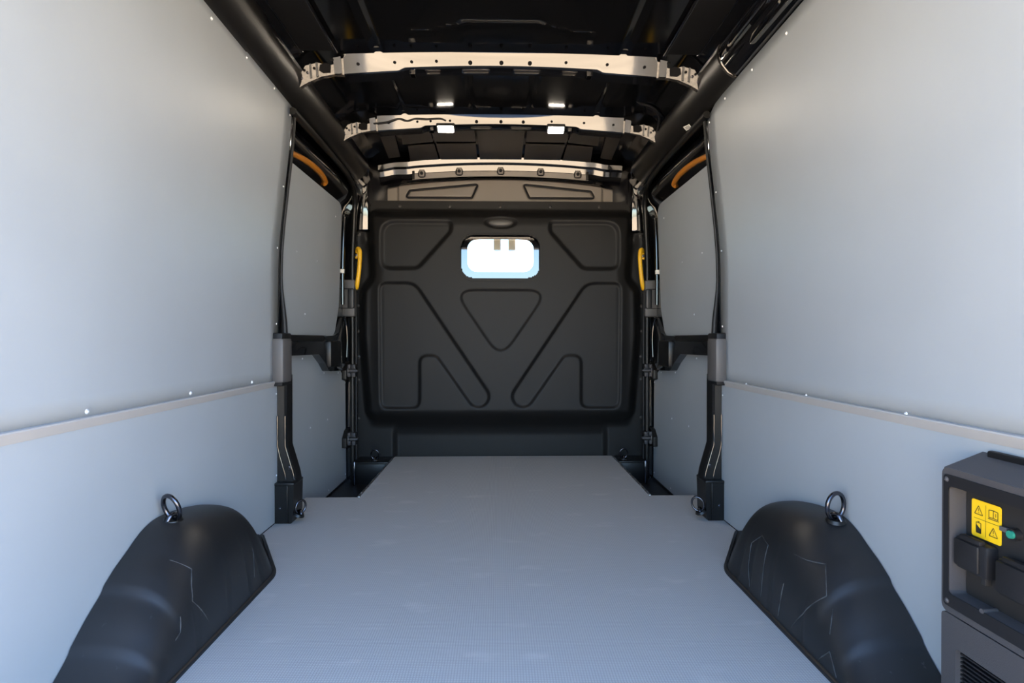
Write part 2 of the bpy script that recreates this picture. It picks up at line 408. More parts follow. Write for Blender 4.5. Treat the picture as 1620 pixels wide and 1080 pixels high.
# ================================================================== REAR DOOR PILLARS (behind the wall lining, beside the door openings)
for s in (-1, 1):
    p = empty('door_pillar', (s * 0.87, 2.27, 0.0))
    tag(p, 'black %s pillar between grey side wall and sliding door, with grey cap' % SIDE[s], 'pillar')
    # body hidden behind the lining edge and its curved rubber lip
    V = []; F = []
    zs = [0.0, 0.3, 0.56, 0.74, 0.9, 1.07, 1.2, 1.3, 1.42, 1.55, 1.66]
    for z in zs:
        x = WX(z)
        V += [(s * (x + 0.003), YC - 0.004, z), (s * (x - 0.006), YC + 0.012, z), (s * (x - 0.006), YC + 0.03, z), (s * 0.985, YC + 0.05, z), (s * 0.985, YC - 0.004, z)]
    for i in range(len(zs) - 1):
        for j in range(5): F.append((5 * i + j, 5 * i + (j + 1) % 5, 5 * i + 5 + (j + 1) % 5, 5 * i + 5 + j))
    F += [(0, 1, 2, 3, 4), tuple(5 * (len(zs) - 1) + j for j in range(5))]
    pyd('pillar_body', V, F, 'paint', p, 30)
    # rubber lip that widens toward the cap
    lip = [(s * (WX(z) - 0.006 - 0.016 * sst(0.98, 0.74, z)), YC + 0.016, z) for z in [0.70 + 0.045 * i for i in range(22)]]
    tube('rubber_lip', lip, 0.009, 'rubber', p, 8, rf=lambda t: 0.012 - 0.006 * sst(0.0, 0.3, t))
    # lower strut: two raised ribs on a plate that kinks inward over the base
    def xi(z): return lerp_tab([(0.15, 0.815), (0.19, 0.821), (0.30, 0.853), (0.60, 0.853)], z)
    V = []; F = []; zz = [0.15, 0.19, 0.245, 0.30, 0.33, 0.45, 0.58]
    for z in zz:
        a = xi(z)
        V += [(s * 0.887, YC - 0.012, z), (s * (a + 0.008), YC - 0.010, z), (s * a, YC, z), (s * a, YC + 0.06, z), (s * 0.90, YC + 0.06, z)]
    for i in range(len(zz) - 1):
        for j in range(5): F.append((5 * i + j, 5 * i + (j + 1) % 5, 5 * i + 5 + (j + 1) % 5, 5 * i + 5 + j))
    F += [(0, 1, 2, 3, 4), tuple(5 * (len(zz) - 1) + j for j in range(5))]
    pyd('strut', V, F, 'trim', p, 25)
    for off, r in ((0.003, 0.0038), (0.036, 0.0034)):
        tube('strut_rib', [(s * min(xi(z) + off, 0.886), YC - 0.013, z) for z in (0.168, 0.19, 0.22, 0.26, 0.30, 0.33, 0.40, 0.42)], r, 'paint', p, 8)
    box('strut_hole', (s * 0.835, YC - 0.0135, 0.205), (s * 0.844, YC - 0.009, 0.222), 'steel', p, 0.002)
    # base block
    prism('base_block', round_poly([(s * 0.889, 0.0), (s * 0.824, 0.0), (s * 0.818, 0.03), (s * 0.815, 0.155), (s * 0.889, 0.155)], 0.004, 3), 'y', YC - 0.035, YC + 0.07, 'trim', p, 0.0)
    box('base_rib', (s * 0.842, YC - 0.042, 0.002), (s * 0.836, YC - 0.03, 0.15), 'trim', p, 0.002)
    box('base_cap', (s * 0.889, YC - 0.04, 0.148), (s * 0.813, YC + 0.07, 0.160), 'trim', p, 0.003)
    screw(p, (s * 0.868, YC - 0.036, 0.06), (0, -1, 0), 0.005, 'steel')
    # grey cap over the lining edge
    cp = box('pillar_cap', (s * 0.902, YC - 0.055, 0.552), (s * 0.846, YC + 0.045, 0.728), 'grey', p, 0.012)
    box('cap_backing', (s * 0.900, YC - 0.05, 0.540), (s * 0.852, YC + 0.05, 0.748), 'rubber', p, 0.006)

# ================================================================== SLIDING DOORS
def add_door(s):
    d = empty('door_1' if s < 0 else 'door_2', (s * 0.95, 2.85, -0.12))
    struct(d, '%s sliding side door with grey lining' % SIDE[s])
    V = [(s * 1.0, 2.29, -0.45), (s * 1.0, 3.56, -0.45), (s * 1.0, 3.56, 0.9), (s * 1.0, 2.29, 0.9), (s * 0.965, 3.56, 1.5), (s * 0.965, 2.29, 1.5), (s * 0.88, 3.56, 1.82), (s * 0.88, 2.29, 1.82)]
    pyd('door_skin', V, [(0, 1, 2, 3), (3, 2, 4, 5), (5, 4, 6, 7)], 'skin', d, 60)
    # inner pressed frame (black paint), leaning inward above the lining
    def fr_(u, v):
        y = 2.31 + (3.44 - 2.31) * u; z = lerp_tab([(0, -0.125), (0.45, 0.62), (0.85, 1.40), (0.92, 1.49), (0.96, 1.545), (1, 1.60)], v)
        x = lerp_tab([(-0.2, 0.945), (0.62, 0.945), (1.40, 0.925), (1.49, 0.916), (1.52, 0.895), (1.60, 0.862)], z)
        x -= 0.006 * math.exp(-((z - 1.55) / 0.012) ** 2)
        return (s * x, y, z)
    grid('door_frame', fr_, 10, 40, 'paint', d, 50, solid=0.01)
    # upper lining with round top front corner
    def ux(z): return lerp_tab([(0.70, 0.918), (1.1, 0.912), (1.5, 0.900)], z)
    pts = round_poly([(2.30, 0.742), (3.14, 0.742, 0.05), (3.215, 0.90, 0.1), (3.235, 1.20, 0.2), (3.235, 1.487, 0.07), (2.30, 1.483)], 0.0, 7)
    pts = [p for i, p in enumerate(pts)]
    V = [(s * ux(z), y, z) for y, z in pts] + [(s * (ux(z) + 0.01), y, z) for y, z in pts]; n = len(pts)
    F = [tuple(range(n)), tuple(range(n, 2 * n))] + [(i, (i + 1) % n, n + (i + 1) % n, n + i) for i in range(n)]
    a = pyd('lining_panel', V, F, 'lining', d, 25); a['label'] = 'upper grey door lining panel'
    # lower lining
    pts = round_poly([(2.30, -0.118), (3.425, -0.118), (3.405, 0.48, 0.03), (3.24, 0.575, 0.04), (3.02, 0.575, 0.05), (2.86, 0.67), (2.30, 0.67)], 0.0, 5)
    b = prism('lining_panel', pts, 'x', s * 0.930, s * 0.940, 'lining', d); b['label'] = 'lower grey door lining panel'
    box('bottom_seal', (s * 0.926, 2.56, -0.126), (s * 0.945, 3.43, -0.115), 'rubber', d, 0.003)
    # black arm across the door and its deep front bracket
    pts = round_poly([(2.29, 0.655), (2.80, 0.648, 0.05), (2.90, 0.60, 0.05), (2.97, 0.555, 0.04), (3.20, 0.545, 0.02), (3.30, 0.60, 0.02), (3.30, 0.86, 0.03), (3.22, 0.85, 0.04), (3.13, 0.745, 0.08), (2.80, 0.735), (2.29, 0.745)], 0.0, 5)
    arm = prism('door_arm', pts, 'x', s * 0.893, s * 0.935, 'paint', d, 0.008)
    box('arm_ledge', (s * 0.884, 2.29, 0.712), (s * 0.930, 2.86, 0.742), 'trim', d, 0.006)
    box('bracket_box', (s * 0.872, 2.93, 0.575), (s * 0.925, 3.12, 0.715), 'trim', d, 0.012)
    tube('bracket_edge', smoothpath([(s * 0.888, 3.23, 0.84), (s * 0.880, 3.245, 0.80), (s * 0.876, 3.25, 0.72), (s * 0.878, 3.245, 0.62)]), 0.006, 'paint', d)
    # check strap tabs at the front edge
    for z in (0.53, 0.13):
        prism('catch_tab', round_poly([(3.33, z - 0.045), (3.425, z - 0.06), (3.425, z + 0.06), (3.38, z + 0.05), (3.33, z + 0.01)], 0.006, 3), 'x', s * 0.905, s * 0.932, 'trim', d, 0.003)
        box('catch_plate', (s * 0.900, 3.36, z - 0.025), (s * 0.906, 3.385, z + 0.02), 'grey', d, 0.002)
    # orange bar modelled in place of a stretched reflection on the door frame
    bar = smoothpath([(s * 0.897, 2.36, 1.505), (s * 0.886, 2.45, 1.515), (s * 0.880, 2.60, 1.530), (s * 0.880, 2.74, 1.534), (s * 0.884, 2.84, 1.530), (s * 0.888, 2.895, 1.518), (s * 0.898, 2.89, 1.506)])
    tube('reflection_bar', bar, 0.012, 'orange', d, 10, rf=lambda t: 0.010 + 0.004 * math.sin(PI * min(1, t * 1.1)))
    # narrow painted pillar edge and striker seen past the lining
    tube('edge_flange', smoothpath([(s * 0.905, 3.262, 0.92), (s * 0.905, 3.262, 1.1), (s * 0.90, 3.262, 1.30), (s * 0.892, 3.262, 1.42)]), 0.010, 'paint', d)
    box('striker', (s * 0.893, 3.245, 1.098), (s * 0.917, 3.262, 1.122), 'white', d, 0.003)
    U = [(3.113, 1.392), (2.54, 1.113), (2.82, 1.109), (2.66, 0.84)]
    for y, z in U: screw(d, (s * (ux(z) - 0.001), y, z), (-s, 0, 0), 0.0040)
    for y, z in [(2.665, 0.632), (2.885, 0.620), (2.99, 0.545), (3.25, 0.530), (3.395, 0.462), (3.05, 0.292), (2.775, 0.292), (3.40, 0.066), (3.07, -0.092), (3.40, -0.085)]:
        screw(d, (s * 0.929, y, z), (-s, 0, 0), 0.0040)
    return d
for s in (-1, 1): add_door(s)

# ================================================================== FRONT DOOR PILLARS beside the bulkhead
for s in (-1, 1):
    p = empty('bulkhead_pillar', (s * 0.9, 3.42, -0.12))
    tag(p, 'black upright seal and clips at the %s edge of the dark bulkhead' % SIDE[s], 'pillar')
    prism('pillar_body', [(s * 0.878, 3.44), (s * 0.878, 3.56), (s * 0.998, 3.56), (s * 0.998, 3.45), (s * 0.93, 3.435)], 'z', -0.13, 1.62, 'paint', p, 0)
    # door seal running up the pillar and back along the door header
    seal = smoothpath([(s * 0.886, 3.405, -0.12), (s * 0.886, 3.405, 0.4), (s * 0.886, 3.405, 0.9), (s * 0.884, 3.40, 1.2), (s * 0.872, 3.39, 1.42), (s * 0.858, 3.35, 1.55), (s * 0.846, 3.22, 1.615), (s * 0.838, 2.95, 1.632), (s * 0.830, 2.6, 1.628), (s * 0.822, 2.25, 1.622)], 6)
    tube('door_seal', seal, 0.015, 'trim', p, 10)
    tube('conduit', [(s * 0.868, 3.418, z) for z in (-0.05, 0.3, 0.6, 0.9, 1.0)], 0.008, 'rubber', p, 8)
    # grey trim box
    ring_prism('trim_frame', rrect(s * 0.905 - 0.042, s * 0.905 + 0.042, 0.902, 1.022, 0.012), rrect(s * 0.905 - 0.037, s * 0.905 + 0.037, 0.907, 1.017, 0.009), 'y', 3.352, 3.366, 'rubber', p)
    box('trim_cover', (s * 0.862, 3.36, 0.855), (s * 0.962, 3.41, 1.075), 'grey', p, 0.01)
    box('trim_slot', (s * 0.880, 3.352, 0.907), (s * 0.902, 3.364, 1.017), 'rubber', p, 0.003)
    for i, z in enumerate((0.535, 0.130)):
        c = box('clip', (s * 0.862, 3.385, z - 0.038), (s * 0.915, 3.42, z + 0.038), 'rubber', p, 0.004)
        for dx in (-0.014, 0.014):
            for dz in (-0.025, 0.025):
                box('clip_tooth', (s * 0.886 + dx - 0.010, 3.366, z + dz - 0.012), (s * 0.886 + dx + 0.010, 3.392, z + dz + 0.012), 'unit', c, 0.003)
        box('clip_bar', (s * 0.848, 3.362, z - 0.006), (s * 0.922, 3.39, z + 0.006), 'unit', c, 0.002)

# yellow grab handles
for s in (-1, 1):
    h = empty('grab_handle', (s * 0.86, 3.44, 1.02))
    tag(h, 'yellow grab handle beside the %s edge of the dark bulkhead' % SIDE[s], 'handle')
    bar = smoothpath([(s * 0.866, 3.445, 1.225), (s * 0.862, 3.425, 1.255), (s * 0.850, 3.40, 1.262), (s * 0.838, 3.385, 1.245), (s * 0.836, 3.38, 1.20), (s * 0.842, 3.38, 1.12), (s * 0.850, 3.382, 1.06), (s * 0.858, 3.395, 1.032), (s * 0.868, 3.42, 1.028), (s * 0.878, 3.445, 1.05)], 6)
    tube('bar', bar, 0.0125, 'yellow', h, 12)
    for z, x in ((1.228, 0.868), (1.052, 0.880)):
        bm = bmesh.new(); bx(bm, (s * x, 3.432, z), (0.028, 0.022, 0.046), 0.009); ft = bmo('foot', bm, 'yellow', h)
        screw(ft, (s * (x + 0.001), 3.420, z), (0, -1, 0), 0.0075, 'steel')

# ================================================================== BULKHEAD
def bpx(px, py): return ((px - 791.5) / 255.7, 0.727 + (535 - py) / 255.7)
def xe(z): return lerp_tab([(-0.02, 0.888), (1.36, 0.888), (1.40, 0.875), (1.425, 0.845), (1.46, 0.825), (1.50, 0.812), (1.535, 0.800), (1.56, 0.782), (1.572, 0.765)], z)
field = round_poly([bpx(585, 337), bpx(1000, 337), (0.792, 1.10, 0.05), (0.850, 1.02, 0.08), (0.855, 0.75, 0.2), (0.815, 0.245, 0.05), (-0.815, 0.245, 0.05), (-0.855, 0.75, 0.2), (-0.850, 1.02, 0.08), (-0.792, 1.10, 0.05)], 0.06, 5)
ups = [round_poly([bpx(607, 354) + (0.09,), bpx(716, 354) + (0.03,), bpx(716, 370) + (0.05,), bpx(664, 428) + (0.07,), bpx(607, 428) + (0.06,)], 0.05, 5)]
mids = [round_poly([bpx(604, 449), bpx(655, 449), bpx(786, 632), bpx(772, 645), bpx(748, 645), bpx(691, 562), bpx(668, 562), bpx(668, 643), bpx(604, 643)], 0.035, 5)]
mids[0] = round_poly([bpx(604, 449) + (0.05,), bpx(659, 449) + (0.10,), *[bpx(757 + 17 * math.cos(math.radians(a_)), 625 + 17 * math.sin(math.radians(a_))) + (0.0,) for a_ in range(-33, 149, 20)], bpx(692, 562) + (0.05,), bpx(667, 562) + (0.05,), bpx(667, 643) + (0.05,), bpx(606, 643) + (0.05,)], 0.04, 5)
def mir(p): return [(-x, z) for x, z in p][::-1]
ups.append(mir(ups[0])); mids.append(mir(mids[0]))
tri = round_poly([bpx(718, 460) + (0.07,), bpx(866, 460) + (0.07,), bpx(791.5, 568) + (0.09,)], 0.05, 6)
WX0, WX1, WZ0, WZ1 = -0.247, 0.245, 1.086, 1.360
winp = rrect(WX0, WX1, WZ0, WZ1, 0.085, 8)
def bh(x, z):
    d = 0.0
    f = sdf_poly(field, x, z)
    lowz = sst(0.40, 0.30, z) * sst(0.83, 0.74, abs(x))
    d += 0.055 * ((1 - lowz) * sst(0.022, -0.045, f) + lowz * sst(0.075, -0.05, f))
    if f < 0.03:
        for q in ups: d -= 0.018 * sst(0.012, -0.020, sdf_poly(q, x, z))
        for q in mids: d -= 0.014 * sst(0.009, -0.013, sdf_poly(q, x, z))
        d -= 0.010 * sst(0.009, -0.012, sdf_poly(tri, x, z))
        e = math.hypot((x) / 0.084, (z - 1.428) / 0.031)
        d -= 0.012 * (sst(1.25, 1.0, e))
    # shoulder notches near the top corners
    for sx in (-1, 1):
        d -= 0.03 * math.exp(-(((x - sx * 0.828) / 0.028) ** 2 + ((z - 1.335) / 0.055) ** 2))
    # foot of the panel: centre set back between two side blocks
    if z < 0.23:
        c = sst(0.672, 0.632, abs(x)) * sst(0.23, 0.12, z)
        d -= 0.028 * c
    d += 0.02 * sst(1.50, 1.40, z) * sst(0.80, 0.70, abs(x)) * sst(0.2, 0.3, z)
    return d
bw = empty('wall_front', (0, 3.5, 0))
struct(bw, 'dark moulded bulkhead wall at the front of the load space')
NU, NV = 300, 260
ZB, ZT = -0.015, 1.572
def bfn(u, v):
    z = ZB + (ZT - ZB) * v; x = (2 * u - 1) * xe(z)
    return (x, 3.495 - bh(x, z), z)
def bkeep(u, v):
    z = ZB + (ZT - ZB) * v; x = (2 * u - 1) * xe(z)
    return sdf_poly(winp, x, z) > -0.006
grid('moulded_panel', bfn, NU, NV, 'bulk', bw, 80, solid=0.0, keep=bkeep)
# flange screws
for px in (633, 711, 791, 870, 948):
    x, z = bpx(px, 327); screw(bw, (x, 3.495 - bh(x, z) - 0.0005, z), (0, -1, 0), 0.0085, 'oval')
for s in (-1, 1):
    for py in (372, 484, 524, 564, 600, 661):
        z = bpx(0, py)[1]; x = s * (0.874 if py != 372 else 0.870)
        screw(bw, (x, 3.495 - bh(x, z) - 0.0005, z), (0, -1, 0), 0.0085, 'oval')
V = []; F = []; nb = 32
prof = [(1.0, -0.010), (0.97, 0.001), (0.85, 0.005), (0.5, 0.009), (0.0, 0.010)]
for a_, h_ in prof:
    for i in range(nb): V.append((0.080 * a_ * math.cos(2 * PI * i / nb), 3.495 - 0.063 - h_, 1.428 + 0.0285 * a_ * math.sin(2 * PI * i / nb)))
for k_ in range(len(prof) - 1):
    for i in range(nb): F.append((k_ * nb + i, k_ * nb + (i + 1) % nb, (k_ + 1) * nb + (i + 1) % nb, (k_ + 1) * nb + i))
pyd('oval_cover', V, F, 'oval', bw, 60)  # paler colour imitates the reflection on the oval
# window: moulded lip, glass sheet with printed black border
wf = 3.495 - 0.075
ring_prism('window_lip', rrect(WX0 - 0.012, WX1 + 0.012, WZ0 - 0.012, WZ1 + 0.012, 0.095, 8), rrect(WX0, WX1, WZ0, WZ1, 0.085, 8), 'y', wf - 0.006, wf + 0.075, 'bulk', bw)
w1 = empty('window_1', (0, wf + 0.06, WZ0)); struct(w1, 'bulkhead window looking into the cab')
ring_prism('printed_border', rrect(WX0 - 0.01, WX1 + 0.01, WZ0 - 0.01, WZ1 + 0.01, 0.09, 8), rrect(WX0 + 0.044, WX1 - 0.044, WZ0 + 0.047, WZ1 - 0.030, 0.06, 8), 'y', wf + 0.040, wf + 0.044, 'frit', w1)
prism('pane', rrect(WX0 + 0.038, WX1 - 0.038, WZ0 + 0.040, WZ1 - 0.024, 0.06, 8), 'y', wf + 0.0445, wf + 0.0446, 'glass', w1, 0)
# upper panel above the bulkhead with two raised trapezoid frames
tz = [round_poly([bpx(642, 313), bpx(648, 302), bpx(756, 291.5), bpx(746, 313)], 0.012, 4)]
tz.append(mir(tz[0]))
def utop(x): return 1.735 - 0.055 * (x / 0.7) ** 2
def ufn(u, v):
    x = -0.70 + 1.40 * u
    z = 1.52 + (utop(x) - 1.52) * v
    d = 0.02
    for q in tz:
        e = sdf_poly(q, x, z); d -= 0.012 * math.exp(-(e / 0.0055) ** 2)
    d -= 0.05 * sst(utop(x) - 0.03, utop(x), z)
    d -= 0.018 * (sst(0.625, 0.64, abs(x)))
    return (x, 3.53 - d, z)
upn = grid('upper_panel', ufn, 260, 56, 'bulkup', bw, 80)
for q in tz:
    pts_ = [Vector((x, 3.5085, z)) for x, z in q]
    pts_ = [p for i, p in enumerate(pts_) if (p - pts_[i - 1]).length > 1e-4]
    tube('frame_outline', pts_, 0.0062, 'rubber', bw, 6, closed=True)  # dark outline tube around each frame
upn['label'] = 'grey brown panel above the bulkhead with two long recessed frames'
# closing sheet behind, around the window, so the cab side is shut off
ring_prism('back_sheet', [(-1.0, -0.5), (1.0, -0.5), (1.0, 1.9), (-1.0, 1.9)], [(WX0 - 0.03, WZ0 - 0.03), (WX1 + 0.03, WZ0 - 0.03), (WX1 + 0.03, WZ1 + 0.03), (WX0 - 0.03, WZ1 + 0.03)], 'y', 3.56, 3.575, 'skin', bw)

# ================================================================== ROOF
cl = None
def roofz(x, y):
    a = abs(x)
    z = 1.824 - 0.012 * (a / 0.6) ** 2 - 0.08 * sst(0.66, 0.84, a) ** 2
    z += 0.007 * sst(0.012, 0.0, abs(a - 0.47) - 0.006) + 0.006 * sst(0.010, 0.0, abs(a - 0.14) - 0.004) * sst(2.30, 2.36, y) * sst(2.75, 2.69, y)
    if y < 2.15:
        e = abs(y - (1.98 + 0.06 * sst(0.08, 0.30, a)))
        z += 0.006 * math.exp(-(e / 0.008) ** 2) * sst(0.34, 0.30, a)
    return z
def rfn(u, v):
    x = -0.85 + 1.70 * v; y = Y0 + (3.56 - Y0) * u
    return (x, y, roofz(x, y))
cl = grid('ceiling', rfn, 180, 150, 'roofskin', None, 80)
struct(cl, 'black painted roof skin of the van')
prism('outer_roof', [(-0.95, 1.78), (-0.80, 1.90), (0.80, 1.90), (0.95, 1.78), (0.80, 1.91), (-0.80, 1.91)], 'y', Y0, 3.6, 'skin', cl)
for s in (-1, 1):
    prism('roof_pad', [(s * 0.618, Y0 + 0.05), (s * 0.738, Y0 + 0.05), (s * 0.738, 2.11), (s * 0.618, 2.11)], 'z', 1.788, 1.794, 'matte', cl, 0.001)
    for i, (xa, xb) in enumerate(((0.625, 0.610), (0.735, 0.752))):
        tube('roof_rib', [(s * (xa + xb) / 2, Y0 + 0.1, 1.795), (s * (xa + xb) / 2, 2.13, 1.795)], 0.007, 'paint', cl)
# thin brown panels ahead of the second bow
def pad(pts, z=None):
    n = len(pts); V = [(x, y, roofz(x, y) - 0.012 - 0.01 * sst(3.1, 3.42, y)) for x, y in pts] + [(x, y, roofz(x, y) - 0.006 - 0.01 * sst(3.1, 3.42, y)) for x, y in pts]
    pyd('roof_pad', V, [tuple(range(n)), tuple(range(n, 2 * n))] + [(i, (i + 1) % n, n + (i + 1) % n, n + i) for i in range(n)], 'roofbrown', cl, 20)
pad([(-0.125, 2.95), (0.125, 2.95), (0.125, 3.40), (-0.125, 3.40)])
for s in (-1, 1):
    for y0, y1 in ((2.95, 3.13), (3.17, 3.40)):
        pad([(s * 0.140, y0), (s * 0.36, y0), (s * 0.36, y1 - 0.005), (s * 0.140, y1)])
        pad([(s * 0.372, y0 - 0.0), (s * 0.52, y0 + 0.02), (s * 0.545, y1 + 0.03), (s * 0.372, y1 - 0.005)])
    pad([(s * 0.56, 2.99), (s * 0.64, 3.0), (s * 0.66, 3.36), (s * 0.59, 3.34)])

rh = prism('trim_3', round_poly([(Y0, 1.76), (Y0 + 0.10, 1.77), (Y0 + 0.12, 1.86), (Y0, 1.86)], 0.015, 3), 'x', -0.86, 0.86, 'rubber')
struct(rh, 'black header over the rear opening')
# roof bows
def bow(y0, zc, label, hs=1.0, lamps=False):
    b = empty('roof_bow', (0, y0, zc)); tag(b, label, 'beam')
    def zb(x): return zc - 0.044 * (x / 0.775) ** 2 - 0.012 * sst(0.62, 0.78, abs(x))
    def notch(x):   # underside lifts in the middle part
        return 0.009 * sst(0.40, 0.37, abs(x))
    sec = [(-0.060, 0.061), (-0.046, 0.060), (-0.024, 0.058), (-0.020, 0.054), (-0.001, 0.004), (0.004, 0.0), (0.060, -0.004), (0.066, 0.0), (0.085, 0.07)]
    sec = [(a, h * hs) for a, h in sec]
    nx = 120; V = []; F = []
    for i in range(nx + 1):
        x = -0.605 + 1.21 * i / nx
        for j, (a, h) in enumerate(sec):
            hh = h + (notch(x) if 3 < j < 8 else 0)
            V.append((x, y0 + a - (0.38 * notch(x) if j == 4 else 0), zb(x) + hh + (0.030 * (x / 0.775) ** 2 if j < 3 or j == 8 else 0.020 * (x / 0.775) ** 2 if j == 3 else 0)))
    k = len(sec)
    for i in range(nx):
        for j in range(k - 1): F.append((i * k + j, i * k + j + 1, (i + 1) * k + j + 1, (i + 1) * k + j))
    pyd('bow_channel', V, F, 'paint', b, 25)
    # end brackets: clamp tab, pressed link with a dark hollow, and a tapering gusset plate with holes
    def facept(x, h, out=0.0):
        zo = zb(x) + h; yo = y0 - 0.001 - 0.38 * (h - 0.004) - out
        return (yo, zo)
    def plate(name, poly, m, out, thick, par, lean=0.0):
        n_ = len(poly); V = []; F = []
        for o2 in (out, out - thick):
            for x, h in poly:
                y_, z_ = facept(abs(x), h, o2 + lean * (abs(x) - 0.6)); V.append((x, y_, z_))
        F = [tuple(range(n_)), tuple(range(n_, 2 * n_))] + [(i, (i + 1) % n_, n_ + (i + 1) % n_, n_ + i) for i in range(n_)]
        return pyd(name, V, F, m, par, 25)
    for s in (-1, 1):
        br = plate('end_bracket', [(s * 0.598, 0.056), (s * 0.625, 0.054), (s * 0.63, 0.040), (s * 0.66, 0.036), (s * 0.70, 0.050), (s * 0.745, 0.046), (s * 0.785, 0.0), (s * 0.79, -0.028), (s * 0.74, -0.008), (s * 0.69, 0.004), (s * 0.64, 0.006), (s * 0.598, 0.002)], 'gusset', -0.004, 0.02, b, 0.10)
        tb = plate('clamp_tab', [(s * 0.612, 0.058), (s * 0.640, 0.056), (s * 0.640, 0.004), (s * 0.612, 0.003)], 'paint', 0.008, 0.010, br, 0.0)
        plate('link_hollow', [(s * 0.652, 0.034), (s * 0.668, 0.042), (s * 0.690, 0.040), (s * 0.696, 0.022), (s * 0.682, 0.012), (s * 0.655, 0.010)], 'matte', 0.008, 0.004, br, 0.05)
        for xx in (0.699, 0.723):
            plate('gusset_rib', [(s * xx, 0.048), (s * (xx + 0.007), 0.048), (s * (xx + 0.009), 0.002), (s * (xx + 0.001), 0.003)], 'paint', 0.016, 0.012, br, -0.02)
        for x, h in ((0.712, 0.030), (0.738, 0.020), (0.75, 0.030), (0.762, 0.006), (0.645, 0.048)):
            y_, z_ = facept(x, h, 0.016); screw(br, (s * x, y_, z_), (0, -0.93, -0.36), 0.0042, 'matte' if h > 0.02 else 'steel')
    # holes in the slanted face (dark plugs) and slots on the underside
    for x in (-0.55, -0.41, -0.345, -0.25, -0.12, 0.0, 0.11, 0.25, 0.41, 0.555):
        t = 0.5 if abs(x) > 0.2 else 0.38
        bm = bmesh.new(); bmesh.ops.create_cone(bm, cap_ends=True, segments=12, radius1=0.0055 if abs(x) > 0.2 else 0.008, radius2=0.0055 if abs(x) > 0.2 else 0.008, depth=0.004)
        bmesh.ops.rotate(bm, cent=(0, 0, 0), matrix=Vector((0, -0.906, -0.42)).to_track_quat('Z', 'Y').to_matrix(), verts=bm.verts)
        nz = 0.004 + (0.051 - 0.004) * t
        bmesh.ops.translate(bm, vec=(x, y0 - 0.002 - 0.022 * t, zb(x) + nz * hs + 0.010 * (x / 0.775) ** 2), verts=bm.verts)
        bmo('hole_plug', bm, 'matte', b)
    for x0, x1 in ((-0.155, -0.045), (0.045, 0.155), (-0.30, -0.235), (0.235, 0.30)):
        xm = (x0 + x1) / 2
        z = zb(xm) + 0.005
        ring_prism('slot_rim', rrect(x0, x1, y0 + 0.012, y0 + 0.044, 0.008, 4), rrect(x0 + 0.005, x1 - 0.005, y0 + 0.017, y0 + 0.039, 0.005, 4), 'z', z - 0.001, z + 0.006, 'paint', b)
        box('slot_plug', (x0 + 0.004, y0 + 0.016, z + 0.001), (x1 - 0.004, y0 + 0.040, z + 0.006), 'roofbrown', b, 0)
    for s in (-1, 1):
        x = s * 0.345; ring_prism('clip_frame', rrect(x - 0.012, x + 0.012, y0 + 0.006, y0 + 0.046, 0.003, 2), rrect(x - 0.008, x + 0.008, y0 + 0.011, y0 + 0.041, 0.002, 2), 'z', zb(x) - 0.008, zb(x) + 0.010, 'paint', b)
    # beaded sealant line where the bow meets the skin
    random.seed(3)
    tube('sealant_bead', [(x, y0 - 0.056, zb(x) + 0.064 * hs + 0.030 * (x / 0.775) ** 2 + 0.001 * random.random() - 0.004) for x in [-0.6 + 1.2 * i / 140 for i in range(141)]], 0.003, 'trim', b, 6, rf=lambda t: 0.0025 + 0.0012 * random.random())
    return zb
zb1 = bow(2.20, 1.768, 'nearer glossy black roof cross member, without lamps')
zb2 = bow(2.80, 1.770, 'farther glossy black roof cross member carrying the two lit lamps', 1.0)
# front roof frame over the bulkhead with five clips
def front_frame():
    b = empty('roof_frame', (0, 3.46, 1.72)); tag(b, 'pale reflecting roof frame strip with five clips above the bulkhead', 'beam')
    def zt(x): return 1.775 - 0.044 * (x / 0.72) ** 2
    sec = [(-0.040, 0.040), (-0.034, 0.012), (-0.020, 0.0), (-0.009, -0.030), (0.05, -0.070)]
    V = []; F = []; nx = 80; k = len(sec)
    for i in range(nx + 1):
        x = -0.735 + 1.47 * i / nx
        wv = 0.003 * math.sin(x * 37) * sst(0.5, 0.6, abs(x))
        for a, h in sec: V.append((x, 3.45 + a, zt(x) + h * (1 - 0.1 * sst(0.1, 0.7, abs(x))) + wv))
    for i in range(nx):
        for j in range(k - 1): F.append((i * k + j, i * k + j + 1, (i + 1) * k + j + 1, (i + 1) * k + j))
    pyd('frame_strip', V, F, 'paint', b, 25)
    V = []; F = []
    for i in range(41):
        x = -0.535 + 1.07 * i / 40; V += [(x, 3.4425, zt(x) - 0.020), (x, 3.450, zt(x) - 0.062)]
    for i in range(40): F.append((2 * i, 2 * i + 1, 2 * i + 3, 2 * i + 2))
    pyd('clip_rail', V, F, 'bulkup', b, 60)
    for px in (669, 727, 791.5, 854, 912):
        x = (px - 791.5) / 257.0; z = zt(x) - 0.036
        rot = Matrix.Rotation(math.radians(20), 3, 'X')
        bm = bmesh.new()
        bx(bm, (x, 3.4375, z), (0.044, 0.008, 0.040), 0.012, rot)
        c = bmo('clip', bm, 'rubber', b)
        bm = bmesh.new(); bx(bm, (x, 3.4335, z + 0.004), (0.031, 0.006, 0.038), 0.002, rot); bmo('clip_face', bm, 'bulkup', c)
        screw(c, (x, 3.4305, z + 0.004), (0, -0.94, -0.34), 0.0085, 'rubber')
    for s in (-1, 1):
        box('end_step', (s * 0.535, 3.435, zt(0.53) - 0.06), (s * 0.520, 3.46, zt(0.53) - 0.004), 'rubber', b, 0.002)
front_frame()

